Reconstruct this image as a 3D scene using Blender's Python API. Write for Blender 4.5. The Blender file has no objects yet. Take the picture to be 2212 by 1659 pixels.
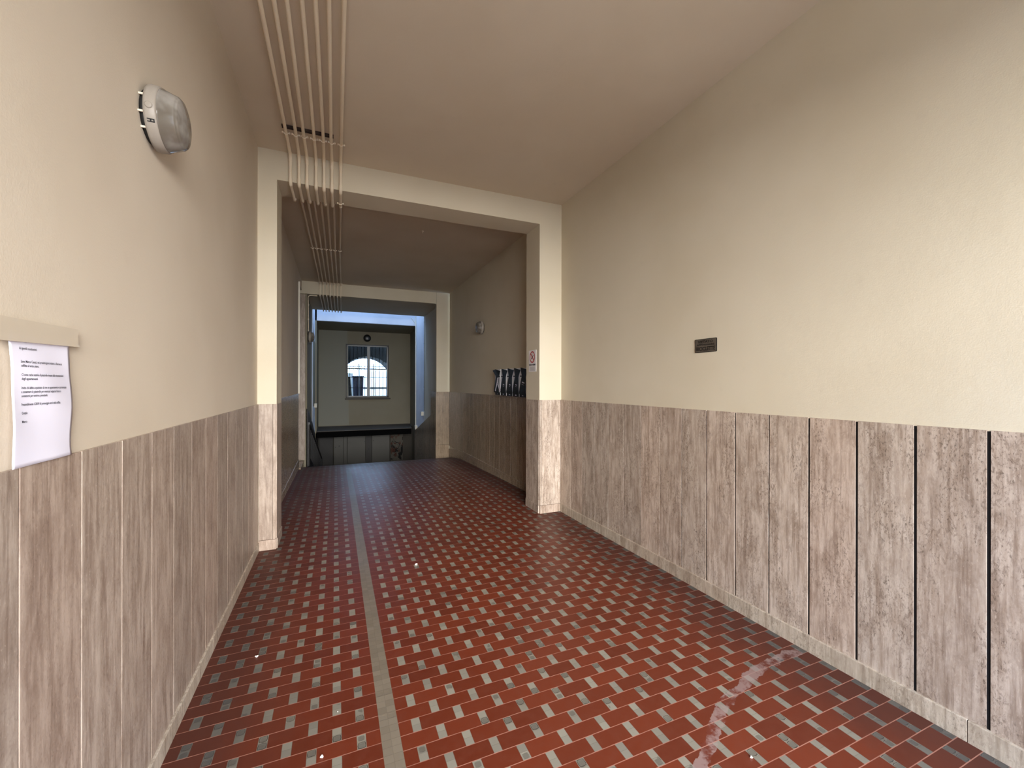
import bpy, math, random
from mathutils import Vector, Matrix
random.seed(7)
PI = math.pi
scene = bpy.context.scene
COL = scene.collection

# ------------------------------------------------------------------ camera
cam_d = bpy.data.cameras.new('camera'); cam = bpy.data.objects.new('camera', cam_d); COL.objects.link(cam)
cam_d.sensor_width = 36.0; cam_d.lens = 902.06 / 2212 * 36.0; cam_d.clip_start = 0.02; cam_d.clip_end = 200
_yaw, _roll = math.radians(22.909), 0.00185
_f = Vector((math.sin(_yaw), math.cos(_yaw), 0)); _r0 = Vector((math.cos(_yaw), -math.sin(_yaw), 0)); _u0 = Vector((0, 0, 1))
_r = _r0 * math.cos(_roll) + _u0 * math.sin(_roll); _u = -_r0 * math.sin(_roll) + _u0 * math.cos(_roll)
cam.matrix_world = Matrix(((_r.x, _u.x, -_f.x, 0), (_r.y, _u.y, -_f.y, 0), (_r.z, _u.z, -_f.z, 1.5), (0, 0, 0, 1)))
scene.camera = cam

# ------------------------------------------------------------------ view, world, lights
vs = scene.view_settings
vs.view_transform = 'Standard'; vs.look = 'None'; vs.gamma = 1.0; vs.use_curve_mapping = False; vs.exposure = 0.0
scene.display_settings.display_device = 'sRGB'
scene.cycles.max_bounces = 12; scene.cycles.diffuse_bounces = 8; scene.cycles.glossy_bounces = 4
scene.cycles.transmission_bounces = 6; scene.cycles.transparent_max_bounces = 8
scene.cycles.sample_clamp_indirect = 6.0; scene.cycles.use_denoising = True
scene.cycles.caustics_reflective = False; scene.cycles.caustics_refractive = False

world = bpy.data.worlds.new('sky'); scene.world = world; world.use_nodes = True
_bg = world.node_tree.nodes['Background']; _bg.inputs[0].default_value = (0.42, 0.64, 1.0, 1); _bg.inputs[1].default_value = 14.0

def area(name, loc, target, sx, sy, power, color):
    d = bpy.data.lights.new(name, 'AREA'); d.shape = 'RECTANGLE'; d.size = sx; d.size_y = sy; d.energy = power; d.color = color
    o = bpy.data.objects.new(name, d); COL.objects.link(o); o.location = loc
    o.rotation_euler = (Vector(target) - Vector(loc)).to_track_quat('-Z', 'Y').to_euler()
    return o
# bright hazy sky above the street and the sunlit street itself, both outside the entrance behind the camera
area('street_daylight', (0.9, -10.8, 4.1), (0.9, 0.0, 4.1), 10.0, 5.8, 8300, (1.0, 0.975, 0.94))
_p = area('shaft_sky_portal', (0.87, 12.28, 6.9), (0.87, 12.28, 0), 2.9, 1.5, 1, (1, 1, 1)); _p.data.cycles.is_portal = True

# ------------------------------------------------------------------ node helpers
class E:
    """tiny expression wrapper round shader math nodes"""
    def __init__(s, nt, sock): s.nt, s.s = nt, sock
    def _op(s, op, *a):
        n = s.nt.nodes.new('ShaderNodeMath'); n.operation = op
        for i, v in enumerate((s,) + a):
            if isinstance(v, E): s.nt.links.new(v.s, n.inputs[i])
            else: n.inputs[i].default_value = v
        return E(s.nt, n.outputs[0])
    def __add__(s, o): return s._op('ADD', o)
    def __sub__(s, o): return s._op('SUBTRACT', o)
    def __mul__(s, o): return s._op('MULTIPLY', o)
    def __truediv__(s, o): return s._op('DIVIDE', o)
    def floor(s): return s._op('FLOOR')
    def fract(s): return s._op('FRACT')
    def mod(s, o): return s._op('FLOORED_MODULO', o)
    def abs(s): return s._op('ABSOLUTE')
    def lt(s, o): return s._op('LESS_THAN', o)
    def gt(s, o): return s._op('GREATER_THAN', o)
    def mx(s, o): return s._op('MAXIMUM', o)
    def mn(s, o): return s._op('MINIMUM', o)
    def inv(s): return (s * -1.0) + 1.0
    def step(s, a, b):
        n = s.nt.nodes.new('ShaderNodeMapRange'); n.interpolation_type = 'SMOOTHSTEP'
        s.nt.links.new(s.s, n.inputs[0]); n.inputs[1].default_value = a; n.inputs[2].default_value = b
        return E(s.nt, n.outputs[0])

def new_mat(name, rough=0.6, color=(0.5, 0.5, 0.5), metal=0.0, spec=0.5):
    m = bpy.data.materials.new(name); m.use_nodes = True; nt = m.node_tree
    b = nt.nodes['Principled BSDF']; b.inputs['Base Color'].default_value = (*color, 1); b.inputs['Roughness'].default_value = rough
    b.inputs['Metallic'].default_value = metal; b.inputs['Specular IOR Level'].default_value = spec
    return m, nt, b
def coords(nt, scale=(1, 1, 1), offset=None):
    tc = nt.nodes.new('ShaderNodeTexCoord'); mp = nt.nodes.new('ShaderNodeMapping'); mp.inputs['Scale'].default_value = scale
    nt.links.new(tc.outputs['Object'], mp.inputs['Vector'])
    if offset is not None:
        cb = nt.nodes.new('ShaderNodeCombineXYZ')
        for i in range(3): nt.links.new(offset.s, cb.inputs[i])
        nt.links.new(cb.outputs[0], mp.inputs['Location'])
    return mp.outputs[0]
def noise(nt, vec, scale, detail=4, rough=0.55, dist=0.0):
    n = nt.nodes.new('ShaderNodeTexNoise'); n.inputs['Scale'].default_value = scale; n.inputs['Detail'].default_value = detail
    n.inputs['Roughness'].default_value = rough; n.inputs['Distortion'].default_value = dist; nt.links.new(vec, n.inputs['Vector'])
    return E(nt, n.outputs[0])
def mix(nt, f, a, b, mode='MIX'):
    n = nt.nodes.new('ShaderNodeMix'); n.data_type = 'RGBA'; n.blend_type = mode
    if isinstance(f, E): nt.links.new(f.s, n.inputs[0])
    else: n.inputs[0].default_value = f
    for v, i in ((a, 6), (b, 7)):
        if isinstance(v, tuple): n.inputs[i].default_value = (*v, 1)
        else: nt.links.new(v, n.inputs[i])
    return n.outputs[2]
def bump(nt, b, h, strength, dist=0.002):
    n = nt.nodes.new('ShaderNodeBump'); n.inputs['Strength'].default_value = strength; n.inputs['Distance'].default_value = dist
    nt.links.new(h.s, n.inputs['Height']); nt.links.new(n.outputs[0], b.inputs['Normal'])

def S(r, g, b):   # sRGB 0-255 to linear
    return tuple(((c / 255 + 0.055) / 1.055) ** 2.4 if c > 10 else c / 255 / 12.92 for c in (r, g, b))

def plaster(name, color, alt, rough=0.75):
    m, nt, b = new_mat(name, rough, spec=0.3)
    v = coords(nt)
    n1 = noise(nt, v, 0.9, 3); n2 = noise(nt, v, 6.0, 5, 0.6); n3 = noise(nt, v, 180.0, 3, 0.6)
    c = mix(nt, n1.step(0.35, 0.7), color, alt)
    c = mix(nt, n2.step(0.62, 0.8) * 0.25, c, tuple(x * 0.8 for x in color))
    nt.links.new(c, b.inputs['Base Color'])
    bump(nt, b, n3 * 0.35 + n2 * 1.0, 0.35, 0.004)
    return m

def travertine(name, base, dark, light, streak=1.0, pore=0.5, rough=0.4):
    m, nt, b = new_mat(name, rough, spec=0.45)
    g = nt.nodes.new('ShaderNodeNewGeometry'); rnd = E(nt, g.outputs['Random Per Island'])
    v = coords(nt, (1, 1, 0.16), rnd * 37.0)
    v2 = coords(nt, (1, 1, 0.45), rnd * 91.0)
    n1 = noise(nt, v, 34.0, 8, 0.72, 0.35); n2 = noise(nt, v2, 10.0, 7, 0.68, 0.5); n3 = noise(nt, v2, 150.0, 4, 0.6, 0.6)
    n4 = noise(nt, coords(nt, (1, 1, 0.35), rnd * 13.0), 8.0, 5, 0.6); n5 = noise(nt, v2, 62.0, 5, 0.7, 1.0)
    c = mix(nt, n1.step(0.34, 0.66), base, light)
    nS = noise(nt, coords(nt, (1, 1, 0.05), rnd * 51.0), 48.0, 6, 0.7, 0.25)
    c = mix(nt, n2.step(0.42, 0.68) * (0.42 * streak), c, dark)
    c = mix(nt, nS.step(0.48, 0.66) * (0.5 * streak), c, dark); c = mix(nt, nS.step(0.34, 0.46).inv() * 0.45, c, light)
    c = mix(nt, n5.step(0.50, 0.62) * n4.step(0.35, 0.62) * min(1.0, pore * 0.75), c, tuple(x * 0.72 for x in dark))
    c = mix(nt, n5.step(0.44, 0.36) * 0.0 + n3.step(0.30, 0.40).inv() * 0.5, c, tuple(min(1, x * 1.15) for x in light))
    c = mix(nt, n3.step(0.57, 0.64) * n4.step(0.42, 0.58) * pore * 0.85, c, tuple(x * 0.35 for x in dark))
    tone = rnd * 0.26 + 0.86
    cb = nt.nodes.new('ShaderNodeCombineColor'); hue = (rnd * 7.31).fract()
    for i, q in enumerate((tone + hue * 0.02, tone - hue * 0.03, tone - hue * 0.05)): nt.links.new(q.s, cb.inputs[i])
    c = mix(nt, 1.0, c, cb.outputs[0], 'MULTIPLY')
    nt.links.new(c, b.inputs['Base Color'])
    bump(nt, b, n3 * -0.4 + n5 * -0.5, 0.3, 0.0015)
    r = n3.step(0.5, 0.75) * 0.35 + rough; nt.links.new(r.s, b.inputs['Roughness'])
    return m

M = {}
M['cream'] = plaster('cream_plaster', S(205, 196, 176), S(199, 189, 167))
M['cream_left'] = plaster('cream_plaster_left', S(206, 194, 176), S(200, 187, 168))
M['ceil'] = plaster('ceiling_plaster', S(206, 194, 175), S(200, 187, 167))
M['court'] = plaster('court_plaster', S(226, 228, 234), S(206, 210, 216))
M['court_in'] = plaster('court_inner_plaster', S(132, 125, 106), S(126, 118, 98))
M['trav_r'] = travertine('travertine_right', S(163, 147, 132), S(112, 93, 78), S(192, 179, 166), 1.1, 0.7)
M['trav_l'] = travertine('travertine_left', S(150, 134, 120), S(110, 90, 77), S(178, 163, 149), 1.1, 0.15)
M['trav_d'] = travertine('travertine_back_shaded', S(142, 124, 104), S(98, 80, 62), S(160, 144, 122), 0.9, 0.4, 0.22)  # darker copy of the front travertine, shade of the rear hall in its tone
M['skirt'] = travertine('skirting_travertine', S(164, 151, 134), S(112, 96, 80), S(188, 176, 160), 1.0, 0.5)
M['joint'] = new_mat('joint_black', 0.9, S(14, 12, 14))[0]  # black backing that shows in the gaps between slabs
def lime():
    m, nt, b = new_mat('joint_lime', 0.9); n = noise(nt, coords(nt, (1, 1, 1)), 14.0, 4, 0.7)
    nt.links.new(mix(nt, n.step(0.46, 0.54), S(70, 60, 54), S(214, 206, 196)), b.inputs['Base Color']); return m
M['joint_l'] = lime()
M['white'] = new_mat('white_paint', 0.5, S(225, 220, 205))[0]
M['pipe'] = plaster('painted_pipe', S(232, 220, 198), S(224, 210, 186), 0.45)
M['clip'] = new_mat('clip_plastic', 0.4, S(226, 214, 196))[0]
M['black'] = new_mat('black_card', 0.45, (0.008, 0.009, 0.009), spec=0.15)[0]
M['dark'] = new_mat('dark_iron', 0.5, (0.012, 0.012, 0.012))[0]
M['rail'] = new_mat('rail_iron', 0.45, (0.015, 0.014, 0.014))[0]
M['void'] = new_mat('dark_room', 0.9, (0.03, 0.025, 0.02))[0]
M['steel'] = new_mat('pale_grey_enamel', 0.3, S(222, 222, 226))[0]
M['grey_metal'] = plaster('grey_painted_metal', S(82, 80, 75), S(70, 69, 65), 0.5)
M['grey_frame'] = new_mat('grey_window_frame', 0.45, S(150, 150, 148))[0]
M['stone_dark'] = plaster('dark_stone', S(70, 66, 60), S(50, 48, 45), 0.9)
M['slab'] = plaster('grey_stone_slab', S(72, 66, 60), S(60, 55, 50), 0.6)
M['dado'] = plaster('grey_dado_paint', S(62, 60, 58), S(50, 49, 50), 0.6)
M['paper'] = new_mat('white_paper', 0.7, S(228, 226, 240))[0]
M['ink'] = new_mat('printed_ink', 0.8, (0.04, 0.04, 0.06))[0]
M['red'] = new_mat('red_ring', 0.5, S(170, 20, 30))[0]
M['sign_metal'] = new_mat('sign_brown_metal', 0.5, S(92, 84, 74), 0.2)[0]
M['sign_dark'] = new_mat('sign_black_enamel', 0.4, (0.008, 0.007, 0.006))[0]
M['lamp_body'] = plaster('grey_plastic', S(160, 153, 145), S(142, 134, 124), 0.4)
M['litter'] = new_mat('scrap_white', 0.8, S(240, 236, 228))[0]
M['white_car'] = new_mat('white_car_paint', 0.3, (0.85, 0.86, 0.88))[0]
M['navy'] = new_mat('navy_plastic', 0.4, (0.01, 0.016, 0.04))[0]
M['street'] = plaster('pale_paving', S(170, 160, 148), S(154, 144, 132), 0.9)
def _glass(name, col, tr, rough):
    m, nt, b = new_mat(name, rough, col); b.inputs['Transmission Weight'].default_value = tr; b.inputs['IOR'].default_value = 1.45
    return m
M['pane'] = _glass('window_glass', (0.95, 0.97, 0.96), 1.0, 0.0); M['pane'].node_tree.nodes['Principled BSDF'].inputs['IOR'].default_value = 1.04
def lens_mat():
    m, nt, b = new_mat('prismatic_lens', 0.16, (0.42, 0.40, 0.36)); b.inputs['Transmission Weight'].default_value = 0.45
    v = coords(nt); n = noise(nt, v, 9.0, 3)
    nt.links.new(mix(nt, n.step(0.4, 0.65), (0.22, 0.19, 0.155), (0.46, 0.43, 0.39)), b.inputs['Base Color'])
    return m
M['lens'] = lens_mat(); M['lens_dark'] = new_mat('black_dome', 0.35, (0.006, 0.006, 0.006))[0]
def tape_mat():
    m, nt, b = new_mat('beige_tape', 0.45, S(205, 192, 172)); b.inputs['Alpha'].default_value = 0.86; return m
M['tape'] = tape_mat()
def trav_blue():
    return M['trav_d']

def floor_mat():
    m, nt, b = new_mat('red_clay_tile', 0.3, spec=0.32)
    tc = nt.nodes.new('ShaderNodeTexCoord'); sp = nt.nodes.new('ShaderNodeSeparateXYZ'); nt.links.new(tc.outputs['Object'], sp.inputs[0])
    X, Y = E(nt, sp.outputs[0]), E(nt, sp.outputs[1]); obj = tc.outputs['Object']
    PX, PY = 0.1903, 0.0766
    left = X.lt(0.2165)
    Xs = X + left * 0.036
    v = (Y - 1.1284) / PY
    row = v.floor(); fv = v.fract()
    par = row.mod(2.0)
    # even rows: bars start at x = 1.548 + n*PX, odd rows half a period on
    u = (Xs - 1.548) / PX - par * 0.5 + 20.0
    col = u.floor(); fu = u.fract()
    bw = 0.037 / PX
    bar = fu.lt(bw)
    # grout
    gy = (fv - 0.5).abs().gt(0.5 - 0.0017 / PY)
    bu = fu / bw
    eb = fu.lt(0.0012 / PX).mx((fu - bw).abs().lt(0.0009 / PX))
    mid = (fv - 0.5).abs().lt(0.0009 / PY)
    # per tile random
    def wn(a, b_, c_):
        cb = nt.nodes.new('ShaderNodeCombineXYZ')
        for i, q in enumerate((a, b_, c_)):
            if isinstance(q, E): nt.links.new(q.s, cb.inputs[i])
            else: cb.inputs[i].default_value = q
        w = nt.nodes.new('ShaderNodeTexWhiteNoise'); nt.links.new(cb.outputs[0], w.inputs['Vector']); return E(nt, w.outputs['Value'])
    r_t = wn(row, col, 1.0); half = fv.gt(0.5); r_s = wn(row, col, half + 2.0); r_q = wn(row, col, half + 7.0)
    n1 = noise(nt, obj, 1.4, 4); n2 = noise(nt, obj, 24.0, 5, 0.6); n3 = noise(nt, obj, 5.0, 4, 0.6)
    red = mix(nt, r_t, S(98, 40, 21), S(84, 33, 17))
    red = mix(nt, n2.step(0.35, 0.75) * 0.35, red, S(98, 50, 36))
    # ingrained dirt along both walls
    dl = (X + 0.637).abs(); dr = (X - 2.45).abs(); dw = dl.mn(dr)
    dirt = (dw + (n3 - 0.5) * 0.35).step(0.08, 0.55).inv()
    red = mix(nt, dirt * 0.55, red, S(58, 34, 27))
    gy_col = mix(nt, r_s * 0.8 + n2 * 0.2, S(128, 122, 108), S(108, 102, 91))
    # squares whose surface has worn into a dark hollow
    hol_amt = (n1.step(0.42, 0.62) * 0.32 + X.lt(0.18) * 0.14 + dirt * 0.5 + 0.12)
    hu = (bu - 0.5).abs(); hv = ((fv * 2.0).fract() - 0.5).abs()
    inner = hu.mx(hv) + hu * hv * 0.5
    pit = inner.step(0.30, 0.43).inv() * (r_q - hol_amt).lt(0.0)
    gy_col = mix(nt, pit * 0.5, gy_col, S(62, 56, 50))
    rim = ((inner - 0.42).abs().lt(0.035)) * (r_q - hol_amt * 0.6).lt(0.0)
    gy_col = mix(nt, rim * 0.85, gy_col, S(26, 20, 17))
    gy_col = mix(nt, dirt * 0.65, gy_col, S(62, 60, 60))
    c = mix(nt, bar, red, gy_col)
    c = mix(nt, bar * mid * 0.45, c, S(74, 64, 54))
    c = mix(nt, eb * 0.5, c, S(88, 66, 54))
    c = mix(nt, gy * (n3.step(0.3, 0.6) * 0.5 + 0.5), c, S(150, 104, 88))
    # pale strip of double squares
    st = X.gt(0.180) * X.lt(0.257) * Y.lt(8.25)
    sm = (X - 0.2185).abs().lt(0.0008); sv = ((Y - 1.1284) / 0.0385).fract(); sg = (sv - 0.5).abs().gt(0.47)
    scol = mix(nt, wn(X.gt(0.2185), ((Y - 1.1284) / 0.0385).floor(), 5.0) * 0.7 + n2 * 0.3, S(118, 107, 92), S(102, 92, 78))
    scol = mix(nt, (sm.mx(sg)) * 0.4, scol, S(76, 66, 54))
    c = mix(nt, st, c, scol)
    # chalky curved smear of old mortar by the right wall
    cx = X - 2.3
    rr = Y + cx * cx * 0.33 - 1.535
    band = (rr + (n3 - 0.5) * 0.07 + (n2 - 0.5) * 0.05).abs().lt(0.029) * X.gt(1.18) * X.lt(2.41)
    nb = noise(nt, obj, 11.0, 4, 0.7)
    c = mix(nt, band * nb.step(0.38, 0.56) * 0.62, c, S(138, 118, 112))
    nt.links.new(c, b.inputs['Base Color'])
    ro = n1 * 0.22 + n2 * 0.12 + 0.24 + dirt * 0.2 + band * 0.3
    nt.links.new(ro.s, b.inputs['Roughness'])
    h = gy.inv() * (eb.inv()) - pit * 0.8 + n2 * 0.10 + r_t * 0.15
    bump(nt, b, h, 0.35, 0.0015)
    return m
M['floor'] = floor_mat()

# ------------------------------------------------------------------ mesh helpers
class MB:
    def __init__(s): s.v, s.f, s.smooth, s.mi = [], [], [], []
    def add(s, vs_, fs, smooth=False, mi=0):
        o = len(s.v); s.v += [tuple(v) for v in vs_]
        for f in fs: s.f.append([i + o for i in f]); s.smooth.append(smooth); s.mi.append(mi)
        return s
    def box(s, x0, x1, y0, y1, z0, z1, mi=0):
        if x0 > x1: x0, x1 = x1, x0
        if y0 > y1: y0, y1 = y1, y0
        if z0 > z1: z0, z1 = z1, z0
        return s.add([(x0, y0, z0), (x1, y0, z0), (x1, y1, z0), (x0, y1, z0), (x0, y0, z1), (x1, y0, z1), (x1, y1, z1), (x0, y1, z1)],
              [(0, 3, 2, 1), (4, 5, 6, 7), (0, 1, 5, 4), (1, 2, 6, 5), (2, 3, 7, 6), (3, 0, 4, 7)], mi=mi)
    def hexa(s, P, mi=0):   # 8 points: bottom loop then top loop
        return s.add(P, [(0, 3, 2, 1), (4, 5, 6, 7), (0, 1, 5, 4), (1, 2, 6, 5), (2, 3, 7, 6), (3, 0, 4, 7)], mi=mi)
    def prism(s, pts, axis, a, b, mi=0):   # polygon in the two other axes, extruded along axis
        def mk(p, t):
            return {'x': (t, p[0], p[1]), 'y': (p[0], t, p[1]), 'z': (p[0], p[1], t)}[axis]
        n = len(pts); V = [mk(p, a) for p in pts] + [mk(p, b) for p in pts]
        F = [list(range(n))[::-1], list(range(n, 2 * n))] + [(i, (i + 1) % n, n + (i + 1) % n, n + i) for i in range(n)]
        return s.add(V, F, mi=mi)
    def tube(s, path, r, n=12, mi=0):
        P = [Vector(p) for p in path]; rings = []
        t0 = (P[1] - P[0]).normalized(); up = Vector((0, 0, 1)) if abs(t0.z) < 0.9 else Vector((1, 0, 0))
        nrm = t0.cross(up).normalized()
        V = []
        for i, p in enumerate(P):
            t = (P[min(i + 1, len(P) - 1)] - P[max(i - 1, 0)]).normalized()
            nrm = (nrm - t * nrm.dot(t)).normalized(); bn = t.cross(nrm)
            k = 1.0
            if 0 < i < len(P) - 1:
                c = (P[i] - P[i - 1]).normalized().dot(t); k = 1.0 / max(c, 0.5)
            for j in range(n):
                a = 2 * PI * j / n; V.append(p + (nrm * math.cos(a) + bn * math.sin(a)) * r)
        F = [(i * n + j, i * n + (j + 1) % n, (i + 1) * n + (j + 1) % n, (i + 1) * n + j) for i in range(len(P) - 1) for j in range(n)]
        s.add(V, F, True, mi); s.add(V[:n], [tuple(range(n))[::-1]], mi=mi); s.add(V[-n:], [tuple(range(n))], mi=mi)
        return s
    def lathe(s, prof, origin, axis, n=40, mi=0, smooth=True):  # prof: (r, h) along axis
        ax = Vector(axis).normalized(); up = Vector((0, 0, 1)) if abs(ax.z) < 0.9 else Vector((1, 0, 0))
        e1 = ax.cross(up).normalized(); e2 = ax.cross(e1); o = Vector(origin); V = []
        for r, h in prof:
            for j in range(n):
                a = 2 * PI * j / n; V.append(o + ax * h + (e1 * math.cos(a) + e2 * math.sin(a)) * max(r, 1e-4))
        F = [(i * n + j, i * n + (j + 1) % n, (i + 1) * n + (j + 1) % n, (i + 1) * n + j) for i in range(len(prof) - 1) for j in range(n)]
        F += [tuple(range(n))[::-1], tuple(range((len(prof) - 1) * n, len(prof) * n))]
        return s.add(V, F, smooth, mi)
    def build(s, name, mat, parent=None, bevel=0.0, loc=None, fix=True):
        me = bpy.data.meshes.new(name); off = Vector(loc) if loc else Vector((0, 0, 0))
        me.from_pydata([tuple(Vector(v) - off) for v in s.v], [], s.f)
        for p, sm, mi in zip(me.polygons, s.smooth, s.mi): p.use_smooth = sm; p.material_index = mi
        for mm in (mat if isinstance(mat, (list, tuple)) else [mat]): me.materials.append(mm)
        if fix:
            import bmesh
            bm = bmesh.new(); bm.from_mesh(me); bmesh.ops.recalc_face_normals(bm, faces=bm.faces); bm.to_mesh(me); bm.free()
        o = bpy.data.objects.new(name, me); COL.objects.link(o)
        if parent is not None:
            o.parent = parent; o.location = off - (parent.location if parent.parent is None else parent.location + parent.parent.location) if False else off
        else: o.location = off
        if bevel:
            m = o.modifiers.new('bevel', 'BEVEL'); m.width = bevel; m.segments = 2; m.limit_method = 'ANGLE'; m.angle_limit = 0.7
        return o
def struct(o, label=None):
    o['kind'] = 'structure'
    if label: o['label'] = label
    return o
def tag(o, label, cat, group=None):
    o['label'] = label; o['category'] = cat
    if group: o['group'] = group
    return o
def empty(name, loc, rz=0.0):
    o = bpy.data.objects.new(name, None); COL.objects.link(o); o.location = loc; o.rotation_euler = (0, 0, rz); o.empty_display_size = 0.1
    return o
def copy_tree(o, parent=None):
    c = o.copy(); COL.objects.link(c); c.parent = parent
    for ch in list(o.children): copy_tree(ch, c)
    return c
def text_mesh(body, size, bold=0.0, squeeze=1.0, line=1.0, align='LEFT', spacing=1.0):
    cu = bpy.data.curves.new('t', 'FONT'); cu.body = body; cu.size = size; cu.offset = bold; cu.space_line = line
    cu.align_x = align; cu.space_character = spacing; cu.resolution_u = 2; cu.extrude = 0.0
    o = bpy.data.objects.new('t', cu); COL.objects.link(o)
    bpy.context.view_layer.update()
    dg = bpy.context.evaluated_depsgraph_get(); me = bpy.data.meshes.new_from_object(o.evaluated_get(dg))
    V = [(v.co.x * squeeze, v.co.y) for v in me.vertices]; F = [tuple(p.vertices) for p in me.polygons]
    bpy.data.objects.remove(o); bpy.data.meshes.remove(me)
    return V, F
def text_on(name, body, size, place, mat, parent, width=None, **k):
    V, F = text_mesh(body, size, **k)
    if width:
        w = max(v[0] for v in V) - min(v[0] for v in V); V = [(x * width / w, y) for x, y in V]
    mb = MB(); mb.add([place(x, y) for x, y in V], F)
    return mb.build(name, mat, parent, fix=False)

XL, XR, HC, WZ = -0.637, 2.455, 3.62, 1.314     # hall faces, ceiling height, wainscot top
Y1, Y1B = 4.33, 4.69                             # first beam
XPL, XPR, ZB = -0.493, 2.175, 3.354              # opening between the piers
Y2, Y2B = 9.60, 11.57                            # second beam / passage
YP, YE = 13.0, 14.4                              # portal and end wall
def fz(y):
    pts = [(-9, 0), (5.3, 0), (6.1, -0.012), (7.0, -0.04), (8.5, -0.085), (9.1, -0.15), (9.6, -0.225)]
    for (a, za), (b, zb) in zip(pts, pts[1:]):
        if y <= b: return za + (zb - za) * (y - a) / (b - a)
    return pts[-1][1]

# ------------------------------------------------------------------ floor
mb = MB(); ys = [-1.2, 0, 3, 5.3, 5.7, 6.1, 6.5, 7, 7.5, 8, 8.5, 8.8, 9.1, 9.35, 9.6]
V = []
for y in ys: V += [(-0.9 if y > 8.6 else XL - 0.03, y, fz(y)), (XR + 0.03, y, fz(y))]
n = len(V)
V += [(x, y, -1.9) for (x, y, z) in V]
F = [(2 * i, 2 * i + 1, 2 * i + 3, 2 * i + 2) for i in range(len(ys) - 1)] + [(n - 2, n - 1, 2 * n - 1, 2 * n - 2), (0, 1, n + 1, n)]
mb.add(V, F); struct(mb.build('floor', M['floor']))
# steps going down from the edge of the tiled floor
mb = MB(); y, z = 9.6, -0.225
while y < 13.6:
    y2, z2 = y + 0.38, z - 0.15
    mb.box(-0.62, 2.4, y, y2 + 0.02, -2.6, z2); y, z = y2, z2
struct(mb.build('floor_stairs', M['slab']))
struct(MB().box(-0.62, 2.5, 13.6, 14.6, -2.6, -1.9).build('floor_basement', M['slab']))

# ------------------------------------------------------------------ walls of the front hall and the dark hall
mb = MB(); mb.box(XL - 0.3, XL - 0.008, -1.2, 8.76, -0.3, 4.2).box(XL - 0.3, XL - 0.008, 8.76, 9.62, 3.43, 4.2)
struct(mb.build('wall_left', M['cream_left']))
struct(MB().box(XR + 0.008, XR + 0.3, -1.2, 9.6, -0.4, 4.2).build('wall_right', M['cream']))
mb = MB(); mb.box(XL - 0.3, XR + 0.3, -1.2, Y1, HC, HC + 0.3).box(XL - 0.3, XR + 0.3, Y1B, Y2, HC, HC + 0.3)
struct(mb.build('ceiling', M['ceil']))
# first portal: two piers and a beam
mb = MB(); mb.prism([(XL - 0.02, WZ), (XPL, WZ), (XPL, ZB), (XPR, ZB), (XPR, WZ), (XR + 0.02, WZ), (XR + 0.02, HC + 0.05), (XL - 0.02, HC + 0.05)], 'y', Y1, Y1B)
mb.box(XL - 0.02, XPL - 0.012, Y1 + 0.012, Y1B - 0.012, -0.1, WZ).box(XPR + 0.012, XR + 0.02, Y1 + 0.012, Y1B - 0.012, -0.1, WZ)
struct(mb.build('wall_arch_front', M['cream']))
# second beam, right pier and the passage below it
mb = MB(); mb.box(-0.578, 2.13, Y2, Y2B, 3.36, 4.3).box(2.13, 2.46, Y2 + 0.05, Y2B, 3.36, 4.3).box(-0.95, -0.578, Y2 + 0.03, Y2B, 3.36, 4.3)
struct(mb.build('wall_arch_rear', M['cream']))
struct(MB().box(2.158, XR + 0.02, 9.62, 9.75, WZ, HC + 0.02).box(2.17, XR + 0.02, 9.63, 9.75, -0.4, WZ).build('wall_pier', M['cream']))
struct(MB().box(2.26, 2.75, 9.75, Y2B, -2.6, 4.3).build('wall_passage_right', M['cream']))
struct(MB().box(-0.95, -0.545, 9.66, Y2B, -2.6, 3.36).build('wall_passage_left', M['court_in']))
# light shaft open to the sky
struct(MB().box(2.27, 2.75, Y2B, YP, -2.6, 7.0).build('wall_shaft_right', M['court']))
struct(MB().box(-0.95, -0.535, Y2B, YP, -2.6, 7.0).build('wall_shaft_left', M['court']))
struct(MB().box(-0.95, 2.75, Y2B - 0.3, Y2B, 4.3, 7.0).build('wall_shaft_near', M['court']))
mb = MB(); mb.box(-0.95, 2.75, YP, YP + 0.12, 3.285, 7.0).box(2.30, 2.75, YP, YP + 0.12, -2.6, 3.285)
struct(mb.build('wall_shaft_far', M['court']))
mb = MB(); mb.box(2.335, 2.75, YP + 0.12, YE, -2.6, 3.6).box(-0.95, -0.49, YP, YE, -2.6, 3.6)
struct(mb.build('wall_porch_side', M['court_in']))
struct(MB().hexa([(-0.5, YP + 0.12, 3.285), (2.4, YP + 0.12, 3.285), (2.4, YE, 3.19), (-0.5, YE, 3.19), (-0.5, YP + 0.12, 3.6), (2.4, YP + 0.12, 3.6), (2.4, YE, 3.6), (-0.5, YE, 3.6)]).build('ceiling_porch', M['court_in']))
# entrance wall behind the camera with a wide doorway
mb = MB(); mb.box(XL - 0.3, XR + 0.3, -1.2, -0.9, 2.78, 4.2).box(XL - 0.3, XL + 0.1, -1.2, -0.9, -0.3, 2.62).box(XR - 0.1, XR + 0.3, -1.2, -0.9, -0.3, 2.62)
struct(mb.build('wall_entrance', M['cream']))
struct(MB().box(-16, 18, -13.2, -1.2, -0.3, -0.02).build('ground_street', M['street']))
mb = MB(); mb.box(-16, 18, -13.4, -13.0, -0.3, 9).box(-16, XL - 0.3, -1.2, -0.9, -0.3, 9).box(XR + 0.3, 18, -1.2, -0.9, -0.3, 9).box(XL - 0.3, XR + 0.3, -1.2, -0.9, 4.2, 9)  # unseen street fronts, added to block low blue skylight from the entrance
struct(mb.build('wall_street_blocker', M['street']))

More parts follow.
